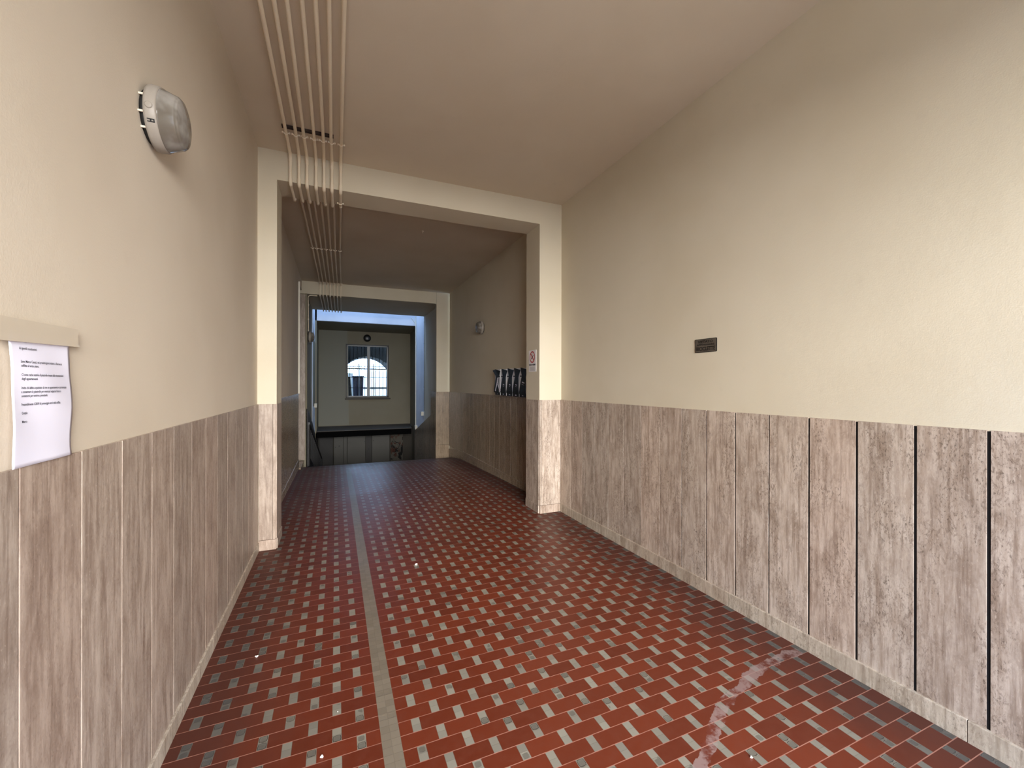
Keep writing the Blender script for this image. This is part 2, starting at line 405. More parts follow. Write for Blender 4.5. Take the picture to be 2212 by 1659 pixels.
# end wall with its window opening
wx0, wx1, wz0, wz1 = 0.303, 1.630, 1.045, 2.775
mb = MB(); mb.box(-0.7, wx0, YE, YE + 0.3, 0.15, 3.6).box(wx1, 2.6, YE, YE + 0.3, 0.15, 3.6).box(wx0, wx1, YE, YE + 0.3, wz1, 3.6).box(wx0, wx1, YE, YE + 0.3, 0.15, wz0)
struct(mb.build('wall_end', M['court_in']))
struct(MB().add([(-0.49, YE - 0.002, 0.18), (0.40, YE - 0.002, 0.18), (0.345, YE - 0.002, 3.19), (-0.49, YE - 0.002, 3.19)], [(0, 1, 2, 3)]).build('wall_end_repaint', new_mat('grey_green_repaint', 0.7, S(130, 128, 114))[0]))
# landing slab and the low wall of metal doors below it
mb = MB(); mb.prism([(-0.49, 12.95), (2.14, 12.95), (2.34, YE), (-0.49, YE)], 'z', 0.135, 0.155)
struct(mb.build('trim_landing', M['slab']))
mb = MB(); mb.prism([(-0.49, 12.952), (2.138, 12.952), (2.3, YE), (-0.49, YE)], 'z', -0.03, 0.135)
struct(mb.build('trim_landing_beam', new_mat('matt_black', 1.0, (0.004, 0.004, 0.004), spec=0.0)[0]))
struct(MB().box(-0.9, 2.7, 13.95, 14.4, -2.6, 0.10).build('wall_basement', M['stone_dark']))

# ------------------------------------------------------------------ wainscots
def slabs_y(x, face, joints, top, bot, gap, mats, name, thick=0.022):
    """vertical slabs on a wall running along Y; face=+1 looks to +X"""
    mb = MB(); js = sorted(joints)
    for a, b in zip(js, js[1:]):
        g = gap(0.5 * (a + b)) if callable(gap) else gap
        mb.box(x, x - face * thick, a + g / 2, b - g / 2, bot(0.5 * (a + b)), top, 0)
    mb.box(x - face * 0.0045, x - face * (thick + 0.004), js[0], js[-1], bot(js[0]) if callable(bot) else bot, top - 0.004, 1)
    o = mb.build(name, mats, bevel=0.0008); return struct(o)
jr = [4.33] + [4.095 - 0.2345 * i for i in range(22)]
slabs_y(XR, -1, jr, WZ, lambda y: 0.09, lambda y: 0.012 if y < 1.6 else (0.009 if y < 2.4 else 0.005), [M['trav_r'], M['joint']], 'trim_1')
jl = [4.33, 4.115, 3.878, 3.644, 3.424, 3.179, 2.928, 2.690, 2.455, 2.211, 1.980, 1.739, 1.505, 1.261] + [1.261 - 0.236 * i for i in range(1, 10)]
slabs_y(XL, 1, jl, WZ, lambda y: 0.075, lambda y: 0.006 if y < 1.9 else 0.003, [M['trav_l'], M['joint_l']], 'trim_2')
jb = [4.69 + 0.2345 * i for i in range(21)]; jb[-1] = 9.62
slabs_y(XR, -1, jb, WZ, lambda y: 0.09 if y < 8.4 else 0.05, 0.004, [M['trav_d'], M['joint_l']], 'trim_3')
jc = [4.69 + 0.2345 * i for i in range(17)] + [8.75]
slabs_y(XL, 1, jc, WZ, lambda y: 0.075, 0.003, [M['trav_d'], M['joint_l']], 'trim_4')
# piers: thin slabs on front and inner faces
def pier(name, xa, xb, inner, mat, strip):
    mb = MB(); t = 0.012; bz = 0.092
    xs = sorted((xa, xb))
    cut = strip
    for a, b in ((xs[0], cut), (cut, xs[1])): mb.box(a + 0.001, b - 0.001, Y1 - 0.006, Y1 + t, bz, WZ)
    s = 1 if inner == xs[1] else -1
    mb.box(inner - s * t, inner + s * 0.006, Y1 + t + 0.001, Y1B, bz, WZ)
    mb.box(xs[0], xs[1] + (0.004 if s > 0 else 0), Y1 - 0.012, Y1 + t, -0.01, bz - 0.002)
    mb.box(inner - s * t, inner + s * 0.012, Y1 + t, Y1B + 0.004, -0.01, bz - 0.002)
    return struct(mb.build(name, mat, bevel=0.0012))
pier('trim_5', XL + 0.002, XPL - 0.004, XPL - 0.004, M['trav_l'], XPL - 0.03)
pier('trim_6', XPR + 0.004, XR - 0.002, XPR + 0.004, M['trav_r'], XPR + 0.028)
mb = MB(); mb.box(2.145, XR, 9.60, 9.63, 0.085, WZ).box(2.138, XR, 9.592, 9.63, -0.27, 0.08).box(2.145, 2.17, 9.63, 9.75, -0.3, WZ)
struct(mb.build('trim_7', M['trav_d'], bevel=0.0015))
# passage, right side: stone panelling that steps down with the stairs
mb = MB(); js = [9.75, 9.98, 10.21, 10.44, 10.65]
for a, b in zip(js, js[1:]): mb.box(2.24, 2.26, a + 0.002, b - 0.002, -2.2, WZ)
def topz(y): return 0.70 - (y - 10.65) * 0.272
js = [10.65 + 0.235 * i for i in range(11)]; js[-1] = YP
for a, b in zip(js, js[1:]):
    x0 = 2.24
    mb.hexa([(x0, a + .002, -2.3), (x0 + .02, a + .002, -2.3), (x0 + .02, b - .002, -2.3), (x0, b - .002, -2.3), (x0, a + .002, topz(a)), (x0 + .02, a + .002, topz(a)), (x0 + .02, b - .002, topz(b)), (x0, b - .002, topz(b))])
struct(mb.build('trim_8', M['trav_d']))
mb = MB()
for a, b, za, zb in ((9.66, 11.57, 0.98, 0.52), (11.57, 13.0, 0.52, 0.10), (13.0, 13.94, 0.10, -0.12)):
    x = -0.53 if a < 13 else -0.485
    mb.hexa([(x - .03, a, -2.3), (x, a, -2.3), (x, b, -2.3), (x - .03, b, -2.3), (x - .03, a, za), (x, a, za), (x, b, zb), (x - .03, b, zb)])
struct(mb.build('trim_9', M['dado']))

# skirtings
def skirt_y(name, x, face, segs, top, bot, out, mat):
    mb = MB()
    for a, b in zip(segs, segs[1:]):
        xa = x + face * out
        mb.hexa([(x - face * .02, a + .001, bot(a)), (xa, a + .001, bot(a)), (xa, b - .001, bot(b)), (x - face * .02, b - .001, bot(b)),
                 (x - face * .02, a + .001, top(a)), (xa, a + .001, top(a)), (xa, b - .001, top(b)), (x - face * .02, b - .001, top(b))])
    return struct(mb.build(name, mat, bevel=0.002))
skirt_y('baseboard_right', XR, -1, [-0.9, -0.25, 0.87, 2.03, 3.19, 4.33], lambda y: 0.092, lambda y: -0.01, 0.012, M['skirt'])
skirt_y('baseboard_left', XL, 1, [-0.9, 0.4, 1.6, 2.8, 4.0, 4.33], lambda y: 0.077, lambda y: -0.01, 0.010, M['skirt'])
def tb(y): return 0.098 if y < 8.0 else (0.098 - (y - 8.0) * 0.035 if y < 8.8 else 0.07 - (y - 8.8) * 0.11)
skirt_y('baseboard_rear_right', XR, -1, [4.69, 5.6, 6.5, 7.4, 8.3, 8.8, 9.2, 9.6], tb, lambda y: fz(y) - 0.02, 0.012, M['trav_d'])
skirt_y('baseboard_rear_left', XL, 1, [4.69, 5.8, 6.9, 8.0, 8.76], lambda y: 0.08, lambda y: fz(y) - 0.02, 0.010, M['trav_d'])

# side doorway near the end of the left wall
struct(MB().box(-0.95, -0.578, 9.62, 9.655, -0.08, 3.345).build('trim_10', M['trav_l'], bevel=0.002))
struct(MB().box(-0.95, -0.60, 8.80, 9.64, -0.3, -0.09).build('trim_11', M['trav_d'], bevel=0.003))
struct(MB().box(XL - 0.006, XL + 0.022, 8.735, 8.762, WZ, 3.41).build('trim_12', M['white']))
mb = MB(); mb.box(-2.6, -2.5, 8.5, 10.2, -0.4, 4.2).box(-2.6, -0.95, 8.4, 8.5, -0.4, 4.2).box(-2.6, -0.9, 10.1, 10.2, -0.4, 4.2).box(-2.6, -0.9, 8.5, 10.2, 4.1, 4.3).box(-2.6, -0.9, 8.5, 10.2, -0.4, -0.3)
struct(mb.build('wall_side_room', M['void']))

# ------------------------------------------------------------------ end window
w = empty('window_1', (0, 0, 0)); struct(w)
mb = MB(); t = 0.028; yf = YE - 0.012
mb.box(wx0, wx1, yf, YE + 0.05, wz1 - 0.03, wz1).box(wx0, wx1, yf, YE + 0.05, wz0, wz0 + 0.03).box(wx0, wx0 + t, yf, YE + 0.05, wz0, wz1).box(wx1 - t, wx1, yf, YE + 0.05, wz0, wz1)
mb.build('outer_frame', M['dark'], w)
mb = MB(); a0, a1, b0, b1 = wx0 + 0.03, wx1 - 0.03, wz0 + 0.03, wz1 - 0.03; q = 0.035
mb.box(a0, a1, YE, YE + 0.04, b1 - q, b1).box(a0, a1, YE, YE + 0.04, b0, b0 + q).box(a0, a0 + q, YE, YE + 0.04, b0, b1).box(a1 - q, a1, YE, YE + 0.04, b0, b1)
mb.box(0.948, 1.038, YE - 0.006, YE + 0.04, b0 + q, b1 - q)
mb.build('sash_frame', M['grey_frame'], w, bevel=0.003)
for xa, xb in ((a0 + q, 0.948), (1.038, a1 - q)): MB().box(xa, xb, YE + 0.018, YE + 0.022, b0 + q, b1 - q).build('pane', M['pane'], w)
for z in (1.25, 1.65, 2.20, 2.60):
    for x in (wx0 + 0.012, wx1 - 0.012): MB().box(x - 0.012, x + 0.012, yf - 0.012, yf, z - 0.03, z + 0.03).build('hinge', M['dark'], w)
MB().box(0.275, 1.685, YE - 0.05, YE + 0.02, 0.99, 1.03).build('window_sill', M['slab'], w, bevel=0.004)
g = empty('window_grille', (0.97, YE + 0.2, wz0)); tag(g, 'iron burglar grille of thin upright bars behind the end window', 'grille')
for i in range(11):
    x = wx0 + 0.115 * (i + 1) + 0.012 - 0.97
    MB().tube([(x, 0, 0.0), (x, 0, wz1 - wz0)], 0.009, 8).build('bar', M['dark'], g)
for z in (0.31, 0.66, 1.01, 1.39): MB().box(wx0 - 0.97, wx1 - 0.97, -0.012, -0.006, z, z + 0.02).build('crossbar', M['dark'], g)

# ------------------------------------------------------------------ metal doors under the landing
def metal_door(i, x0, x1, y, z1, marks, mat, knob):
    d = empty('door_%d' % i, (0, 0, 0)); struct(d)
    MB().box(x0 + 0.006, x1 - 0.006, y - 0.03, y, -2.0, z1).build('door_leaf', mat, d, bevel=0.004)
    for (x, z, w_, h_) in knob: MB().box(x - w_, x + w_, y - 0.055, y - 0.03, z - h_, z + h_).build('handle', M['dark'], d, bevel=0.003)
metal_door(1, -0.46, -0.065, 13.93, -0.10, 0, M['dado'], [(-0.12, -0.40, 0.016, 0.03)])
metal_door(2, -0.05, 0.23, 13.91, -0.06, 0, M['grey_metal'], [(0.0, -0.44, 0.014, 0.014), (0.11, -0.42, 0.02, 0.02)])
metal_door(3, 0.336, 0.872, 13.89, -0.055, 0, M['grey_metal'], [(0.84, -0.30, 0.012, 0.014)])
metal_door(4, 1.06, 1.60, 13.89, -0.05, 0, M['grey_metal'], [(1.10, -0.29, 0.012, 0.014)])
struct(MB().box(0.235, 0.33, 13.90, 13.95, -2.0, -0.05).build('trim_13', M['grey_metal']))
struct(MB().box(0.876, 1.055, 13.91, 13.95, -2.0, -0.05).box(0.96, 0.985, 13.89, 13.91, -0.60, -0.50, 1).build('trim_14', [M['dado'], M['dark']]))
def rust():
    m, nt, b = new_mat('peeling_plaster', 0.9); v = coords(nt, (1, 1, 0.5))
    n1 = noise(nt, v, 5.0, 5, 0.65, 0.8); n2 = noise(nt, v, 11.0, 4)
    c = mix(nt, n1.step(0.46, 0.50), S(10, 9, 9), S(84, 80, 72)); c = mix(nt, n2.step(0.55, 0.6) * 0.8, c, S(70, 34, 20))
    nt.links.new(c, b.inputs['Base Color']); return m
struct(MB().box(1.64, 2.02, 13.90, 13.95, -2.0, -0.06).build('wall_basement_patch', rust()))

# ------------------------------------------------------------------ beyond the window: dark tunnel, arch, bright yard
mb = MB(); n = 24; cx, cz, r0, r1 = 1.05, 1.52, 0.95, 1.19
pts = [(cx + 1.9, 0.3), (cx + r0, 0.3)] + [(cx + r0 * math.cos(PI * i / n), cz + r0 * math.sin(PI * i / n)) for i in range(n + 1)] + [(cx - r0, 0.3), (cx - 1.9, 0.3), (cx - 1.9, 4.2), (cx + 1.9, 4.2)]
mb.prism(pts, 'y', 17.0, 15.6); struct(mb.build('wall_outer_arch', M['stone_dark']))
mb = MB()
for i in range(13):
    a, b = PI * i / 13 + 0.01, PI * (i + 1) / 13 - 0.01
    mb.prism([(cx + r0 * math.cos(a), cz + r0 * math.sin(a)), (cx + r1 * math.cos(a), cz + r1 * math.sin(a)), (cx + r1 * math.cos(b), cz + r1 * math.sin(b)), (cx + r0 * math.cos(b), cz + r0 * math.sin(b))], 'y', 16.95, 17.0)
struct(mb.build('trim_15', plaster('arch_stone', S(104, 98, 88), S(84, 80, 72), 0.9)))
mb = MB(); mb.box(-1.1, -0.8, YE + 0.3, 17.5, 0.0, 4.3).box(2.9, 3.2, YE + 0.3, 17.5, 0.0, 4.3).box(-1.1, 3.2, YE + 0.28, 17.5, 4.2, 4.4)
struct(mb.build('wall_tunnel', M['stone_dark']))
struct(MB().box(-6, 9, YE + 0.3, 30, 0.1, 0.3).build('ground_yard', M['street']))
gt = empty('arch_gate', (1.05, 17.6, 0.3)); tag(gt, 'dark iron gate closing the arch seen through the end window', 'gate')
MB().box(-0.95, 0.95, -0.02, 0.02, 1.77, 1.81).build('top_rail', M['dark'], gt)
MB().box(-0.95, 0.95, -0.02, 0.02, 0.05, 0.10).build('bottom_rail', M['dark'], gt)
for x in (-0.94, -0.19, 0.36, 0.92): MB().tube([(x, 0, 0), (x + 0.01, 0, 1.0), (x, 0, 2.0)], 0.018, 8).build('upright', M['dark'], gt)
van = empty('van', (2.62, 21.9, 0.3)); tag(van, 'white van parked in the bright yard beyond the arch', 'van')
mb = MB(); mb.prism([(-1.35, 0.30), (2.2, 0.30), (2.2, 1.70), (-0.9, 1.78), (-1.15, 1.70), (-1.40, 1.10)], 'y', -0.9, 0.9); mb.build('body', M['white_car'], van, bevel=0.08); van.scale = (1.12, 1, 1.04)
MB().box(-1.38, 2.2, -0.925, -0.88, 0.92, 0.99).build('side_moulding', M['dark'], van)
for x in (-0.75, 1.5): MB().lathe([(0.0, 0), (0.30, 0), (0.30, 0.2), (0.0, 0.2)], (x, -0.94, 0.30), (0, 1, 0), 24).build('wheel', M['dark'], van)
bn = empty('wheeled_bin', (0.86, 18.4, 0.3)); tag(bn, 'dark blue wheeled bin standing left of the white van', 'bin')
MB().hexa([(-.17, -.2, .05), (.17, -.2, .05), (.17, .2, .05), (-.17, .2, .05), (-.22, -.25, 1.45), (.2, -.25, 1.45), (.2, .25, 1.45), (-.22, .25, 1.45)]).build('body', M['navy'], bn, bevel=0.02)
MB().box(-.24, .22, -.28, .28, 1.45, 1.52).build('lid', M['navy'], bn, bevel=0.015)
for s in (-.16, .16): MB().lathe([(0, 0), (.09, 0), (.09, .05), (0, .05)], (s, .22, .09), (1, 0, 0), 16).build('wheel', M['dark'], bn)
bd = MB(); bd.hexa([(0.52, 17.9, .3), (0.66, 17.9, .3), (0.66, 17.94, .3), (0.52, 17.94, .3), (0.40, 17.75, 1.75), (0.54, 17.75, 1.75), (0.54, 17.79, 1.75), (0.40, 17.79, 1.75)])
tag(bd.build('plank', M['grey_metal']), 'pale plank leaning at the left inside the arch', 'plank')
tag(MB().box(-0.6, 0.68, 19.0, 19.3, 0.3, 1.95).build('garden_wall', plaster('grey_render', S(150, 150, 142), S(130, 130, 124), .9)), 'low grey wall behind the leaning plank and blue bin', 'wall')

# ------------------------------------------------------------------ bulkhead wall lamps
def bulkhead(loc, ax, R, label, detailed=False, matb=None):
    root = empty('wall_lamp', loc); tag(root, label, 'wall lamp', 'round bulkhead lamps'); del root['group']
    a = Vector(ax); up = Vector((0, 0, 1)); side = up.cross(a).normalized(); mb_ = matb or M['lamp_body']
    MB().lathe([(R * .80, 0.0), (R * .80, R * .16), (R * .6, R * .16)], (0, 0, 0), ax, 40).build('back_plate', M['dark'], root)
    MB().lathe([(R * .82, R * .12), (R * .985, R * .15), (R, R * .22), (R * .985, R * .43), (R * .96, R * .47), (R * .84, R * .47), (R * .80, R * .3)], (0, 0, 0), ax, 56).build('ring', mb_, root)
    MB().lathe([(R * .95, R * .46), (R * .95, R * .50), (R * .93, R * .51), (R * .81, R * .86), (R * .795, R * .885), (R * .775, R * .89), (R * .755, R * .93), (R * .72, R * .955), (R * .5, R * 1.02), (R * .25, R * 1.06), (0.001, R * 1.07)], (0, 0, 0), ax, 56).build('lens', M['lens'] if matb is None else M['lens_dark'], root)
    if detailed:
        for ang in (158, 195, 224, 300, 20):
            d = side * math.cos(math.radians(ang)) + up * math.sin(math.radians(ang)); p = d * R * .88
            MB().tube([p + a * 0.0, p + a * (R * .17)], R * .035, 10).build('spacer', M['clip'], root)
        # the locking screw boss and the small stamped latch on the side of the ring
        d = (side * math.cos(math.radians(184)) + up * math.sin(math.radians(184)))
        k = MB().lathe([(R * .105, 0), (R * .10, R * .05), (R * .07, R * .06), (0.001, R * .06)], d * R * .965 + a * (R * .30), d, 20).build('screw_boss', M['lamp_body'], root)
        d2 = (side * math.cos(math.radians(209)) + up * math.sin(math.radians(209))); t2 = a.cross(d2)
        c = d2 * R * .985 + a * (R * .32)
        mb = MB()
        for s0, s1, u0, u1 in ((-.09, .09, .02, .05), (-.09, .09, -.05, -.02), (-.02, .02, -.05, .05), (.07, .10, -.05, .05)):
            P = [c + a * (R * s) + t2 * (R * u) + d2 * h for h in (0, R * .02) for s, u in ((s0, u0), (s1, u0), (s1, u1), (s0, u1))]
            mb.hexa(P)
        mb.build('latch', M['dark'], root)
    return root
bulkhead((XL - 0.008, 1.972, 2.493), (1, 0, 0), 0.1135, 'large round grey bulkhead lamp high on the near left wall', True)
bulkhead((XR + 0.008, 7.2, 2.52), (-1, 0, 0), 0.118, 'small round bulkhead lamp on the dark right wall above the letterboxes', False)
bulkhead((-0.545, 9.95, 2.50), (1, 0, 0), 0.12, 'round bulkhead lamp fed by a thin conduit in the left of the passage', False)
bulkhead((0.948, YE, 2.985), (0, -1, 0), 0.118, 'black round lamp above the barred end window', False, M['dark'])

# ------------------------------------------------------------------ conduit pipes along ceiling and beams
XA = [-0.383, -0.312, -0.247, -0.171, -0.103, -0.035, 0.042]
XB = [-0.330, -0.270, -0.205, -0.140, -0.075, -0.010, 0.060]
XC = [-0.304, -0.243, -0.175, -0.109, -0.037, 0.031, 0.098]
XD = [-0.284, -0.222, -0.152, -0.080, -0.010, 0.061, 0.131]
ords = ['leftmost', 'second from the left', 'third from the left', 'middle', 'third from the right', 'second from the right', 'rightmost']
R_ = 0.0128
for i in range(7):
    root = empty('conduit_pipe', (XA[i], 4.3, 3.5)); o = Vector(root.location)
    tag(root, 'cream painted conduit along ceiling and beams, %s of the seven' % ords[i], 'pipe', None)
    def L(*p): return [tuple(Vector(q) - o) for q in p]
    w1 = 0.004 * math.sin(i * 2.1)
    a, b, c, d = XA[i], XB[i], XC[i], XD[i]
    MB().tube(L((a - 0.005, -0.95, 3.59), (a + w1, 0.8, 3.588), (a - 0.002, 2.5, 3.589), (a + w1, 3.95, 3.588), (a, 4.255, 3.588)), R_, 14).build('ceiling_run', M['pipe'], root)
    MB().tube(L((a, 4.255, 3.588), (a, 4.285, 3.580), (a, 4.302, 3.560), (a, 4.305, 3.53)), R_ * 1.12, 14).build('elbow', M['pipe'], root)
    MB().tube(L((a, 4.305, 3.53), (a, 4.305, 3.37)), R_, 14).build('beam_drop', M['pipe'], root)
    MB().tube(L((a, 4.305, 3.385), (a, 4.306, 3.352), (a, 4.318, 3.335), (a, 4.345, 3.331)), R_ * 1.2, 14).build('elbow', M['pipe'], root)
    MB().tube(L((a, 4.345, 3.331), (a + 0.004, 4.68, 3.331)), R_, 14).build('soffit_run', M['pipe'], root)
    MB().tube(L((a + 0.004, 4.66, 3.331), (a + 0.004, 4.70, 3.333), (a + 0.004, 4.715, 3.35), (a + 0.004, 4.72, 3.38), (a + 0.006, 4.722, 3.55), (a + 0.008, 4.735, 3.582), (a + 0.01, 4.76, 3.588)), R_ * 1.1, 14).build('elbow', M['pipe'], root)
    MB().tube(L((a + 0.01, 4.76, 3.588), (b, 7.1, 3.588), (c, 9.53, 3.588)), R_, 14).build('rear_ceiling_run', M['pipe'], root)
    MB().tube(L((c, 9.53, 3.588), (c, 9.56, 3.58), (c, 9.572, 3.55), (c, 9.574, 3.38), (c, 9.58, 3.345), (c, 9.61, 3.337)), R_ * 1.05, 14).build('rear_beam_drop', M['pipe'], root)
    MB().tube(L((c, 9.61, 3.337), (d, 11.45 + 0.03 * i, 3.337)), R_, 12).build('rear_soffit_run', M['pipe'], root)
    MB().tube(L((d, 11.45 + 0.03 * i, 3.337), (d, 11.58, 3.335), (d, 11.60, 3.36), (d, 11.6, 3.8)), R_ * 1.2, 12).build('end_elbow', M['pipe'], root)
    # saddle clips
    for (x, y, z) in ((a, 3.93 + 0.002 * i, 3.588), (a, 0.9, 3.588), (b, 7.1, 3.588), (c + 0.003, 9.42, 3.588)) + (((0.042, 4.58, 3.331),) if i == 6 else ()):
        e = 0.029 if y < 5 else 0.0235
        mb = MB(); P = []
        for k in range(9):
            t = PI * k / 8; P.append((x - (R_ + .003) * math.cos(t), z - (R_ + .003) * math.sin(t)))
        zt = z + 0.012
        P = [(x - e, z - 0.004), (x - 0.017, z - 0.002)] + P + [(x + 0.017, z - 0.002), (x + e, z - 0.004)]
        mb.tube([tuple(Vector((px, y, pz)) - o) for px, pz in P], 0.0042, 8)
        mb.tube([tuple(Vector((x - e + .003, y, z - .010)) - o), tuple(Vector((x - e + .003, y, z + .004)) - o)], 0.0055, 8)
        mb.tube([tuple(Vector((x + e - .003, y, z - .010)) - o), tuple(Vector((x + e - .003, y, z + .004)) - o)], 0.0055, 8)
        mb.build('pipe_clip', M['clip'], root)
mb = MB(); mb.box(-0.41, -0.02, 3.868, 3.874, 3.602, 3.62).box(-0.41, -0.02, 3.894, 3.900, 3.602, 3.62).box(-0.41, -0.02, 3.874, 3.894, 3.614, 3.62)
tag(mb.build('mounting_rail', new_mat('rusty_rail', 0.7, S(52, 38, 32))[0]), 'dark metal mounting rail behind the pipe clips on the front ceiling', 'rail')
# thin conduit to the passage lamp
cr = empty('lamp_conduit', (-0.53, 9.9, 3.0)); o = Vector(cr.location); tag(cr, 'thin white conduit running down to the passage lamp', 'pipe')
MB().tube([tuple(Vector(q) - o) for q in ((-0.36, 9.72, 3.35), (-0.48, 9.70, 3.35), (-0.515, 9.71, 3.34), (-0.532, 9.74, 3.31), (-0.533, 9.78, 3.2), (-0.533, 9.90, 2.62))], 0.009, 10).build('tube', M['pipe'], cr)
for z in (3.15, 2.85): MB().box(-0.012, 0.012, -0.13, -0.10, z - 3.0, z - 2.98).build('pipe_clip', M['clip'], cr)
hk = MB().lathe([(0.016, 0), (0.014, -0.006), (0.006, -0.012), (0.005, -0.03), (0.001, -0.032)], (1.11, 5.82, HC), (0, 0, 1), 16)
tag(hk.build('ceiling_hook', M['white']), 'tiny white hook in the dark rear ceiling', 'hook')

# light shaft odds and ends
c1 = MB(); c1.tube([(2.255, 12.9, 5.0), (2.255, 12.9, 0.02)], 0.014, 10); c1.tube([(2.13, 12.93, 3.5), (2.2, 12.92, 3.42), (2.255, 12.9, 3.32)], 0.014, 10)
tag(c1.build('downpipe', M['white']), 'slim white pipe down the far corner of the light shaft', 'pipe')
c2 = MB(); c2.tube([(2.262, 11.60, 5.0), (2.262, 11.60, 0.75)], 0.008, 8)
for z in (2.6, 1.4, 3.2): c2.box(2.25, 2.27, 11.59, 11.61, z, z + 0.02)
tag(c2.build('wall_cable', M['dark']), 'dark cable down the near edge of the shaft right wall', 'cable')
def bracket(loc, s, label):
    mb = MB(); x, y, z = loc
    mb.prism([(y - .06, z + .03), (y + .06, z + .03), (y + .05, z - .01), (y - .03, z - .08)], 'x', x, x + s * .07)
    tag(mb.build('wall_spout', M['white']), label, 'bracket')
bracket((-0.535, 12.55, 0.93), 1, 'small white spout sticking out of the shaft left wall')
bracket((2.27, 11.75, 0.69), -1, 'small pale spout low on the shaft right wall, beside the dark cable')
bracket((2.27, 12.72, 0.22), -1, 'small pale spout at the foot of the slim white pipe')
struct(MB().prism([(11.9, 0.9), (12.98, 0.9), (12.98, 2.62), (12.55, 2.70), (11.9, 3.05)], 'x', -0.545, -0.532).build('trim_16', M['court_in']))

# iron stair railing, left
rl = empty('stair_railing', (-0.52, 9.8, -0.22)); tag(rl, 'black iron stair railing going down at the left of the passage', 'railing')
A, B = Vector((0, 0, 0.88)), Vector((0.15, 3.2, -0.385))
MB().tube([A - Vector((0, 0.05, 0)), A, B, B + Vector((0, .05, -.05))], 0.028, 10).build('handrail', M['rail'], rl)
MB().tube([A - Vector((0, 0, .70)), B - Vector((0, 0, .70))], 0.02, 8).build('bottom_rail', M['rail'], rl)
for k in range(17):
    p = A.lerp(B, k / 16); MB().tube([p, p - Vector((0, 0, 0.72 if 0 < k < 16 else .9))], 0.010 if 0 < k < 16 else 0.028, 8).build('newel_post' if k in (0, 16) else 'baluster', M['rail'], rl)

# ------------------------------------------------------------------ letterboxes with black flyers
BY = [6.20, 5.955, 5.71, 5.475, 5.24]
lb = ['leftmost letterbox, steel, with a crooked black flyer', 'second steel letterbox from the left, with curled slips', 'third steel letterbox from the left on the dark wall', 'steel letterbox second nearest the front pier', 'steel letterbox half hidden by the front pier']
def letterbox(first):
    r = empty('letterbox', (XR + 0.005, 0, 1.325))
    MB().box(-0.085, 0, -0.118, 0.118, 0.0, 0.405).build('box_body', M['steel'], r, bevel=0.004)
    MB().box(-0.088, -0.084, -0.09, 0.09, 0.285, 0.30).build('slot', M['black'], r)
    MB().box(-0.088, -0.084, -0.106, 0.106, 0.0, 0.045).build('name_strip', M['black'], r)
    MB().box(-0.0895, -0.088, -0.03, 0.02, 0.018, 0.026).build('name_card', M['paper'], r)
    return r
def flyer():
    r = empty('flyer', (XR - 0.083, 0, 1.325))
    mb = MB()
    def sheet(pts, x_, bend):
        n_ = 6; V = []
        for k in range(n_ + 1):
            t = k / n_; y0 = pts[0][0] + (pts[3][0] - pts[0][0]) * t; y1 = pts[1][0] + (pts[2][0] - pts[1][0]) * t; z = pts[0][1] + (pts[3][1] - pts[0][1]) * t
            xx = x_ - bend * math.sin(PI * t)
            V += [(xx, y0, z), (xx, y1, z), (xx + .0015, y1, z), (xx + .0015, y0, z)]
        F = []
        for k in range(n_):
            a = 4 * k; F += [(a, a + 1, a + 5, a + 4), (a + 1, a + 2, a + 6, a + 5), (a + 2, a + 3, a + 7, a + 6), (a + 3, a, a + 4, a + 7)]
        F += [(0, 1, 2, 3), tuple(range(4 * n_, 4 * n_ + 4))]
        mb.add(V, F)
    sheet([(-.117, .03), (.117, .03), (.062, .285), (-.062, .285)], -.006, .003)
    o = mb.build('lower_half', M['black'], r)
    mb = MB(); sheet([(-.058, .285), (.058, .285), (.118, .400), (-.118, .400)], -.006, .002); mb.build('upper_half', M['black'], r)
    mb = MB(); mb.box(-.0108, -.0098, -.035, .02, .165, .178).box(-.0108, -.0098, -.03, .02, .145, .149); mb.build('printed_lines', M['paper'], r)
    return r
L0 = letterbox(True); F0 = flyer()
fl = ['crooked black flyer hanging from the leftmost letterbox', 'black flyer on the second letterbox, behind curled white slips', 'black flyer in the middle letterbox', 'black flyer on the letterbox second nearest the front pier', 'black flyer at the front pier, partly hidden']
for i, y in enumerate(BY):
    b = L0 if i == 0 else copy_tree(L0); b.location = (XR + 0.005, y, 1.325 - 0.002 * i); tag(b, lb[i], 'letterbox', 'row of steel letterboxes')
    f = F0 if i == 0 else copy_tree(F0); f.location = (XR - 0.083, y, 1.325 - 0.002 * i); tag(f, fl[i], 'flyer', 'black flyers in the letterboxes')
    if i == 0: f.rotation_euler = (math.radians(9), 0, 0); f.location.y += 0.045; f.location.z += 0.0
    if i == 4:
        for ch in f.children:
            if ch.name.startswith('printed'): ch.scale = (1, 1.6, 1.2)
def slip(path, label):
    mb = MB()
    V = []
    for (y, z, x) in path: V += [(x, y - .014, z), (x, y + .014, z), (x + .001, y + .014, z), (x + .001, y - .014, z)]
    F = []
    for k in range(len(path) - 1):
        a = 4 * k; F += [(a, a + 1, a + 5, a + 4), (a + 1, a + 2, a + 6, a + 5), (a + 2, a + 3, a + 7, a + 6), (a + 3, a, a + 4, a + 7)]
    F += [(0, 1, 2, 3), tuple(range(4 * len(path) - 4, 4 * len(path)))]
    mb.add(V, F); tag(mb.build('paper_slip', M['paper']), label, 'paper', 'curled slips at the letterboxes')
slip([(6.13, 1.60, 2.345), (6.12, 1.55, 2.335), (6.14, 1.48, 2.33), (6.19, 1.40, 2.33), (6.22, 1.385, 2.34)], 'curled white slip leaning left between the first two letterboxes')
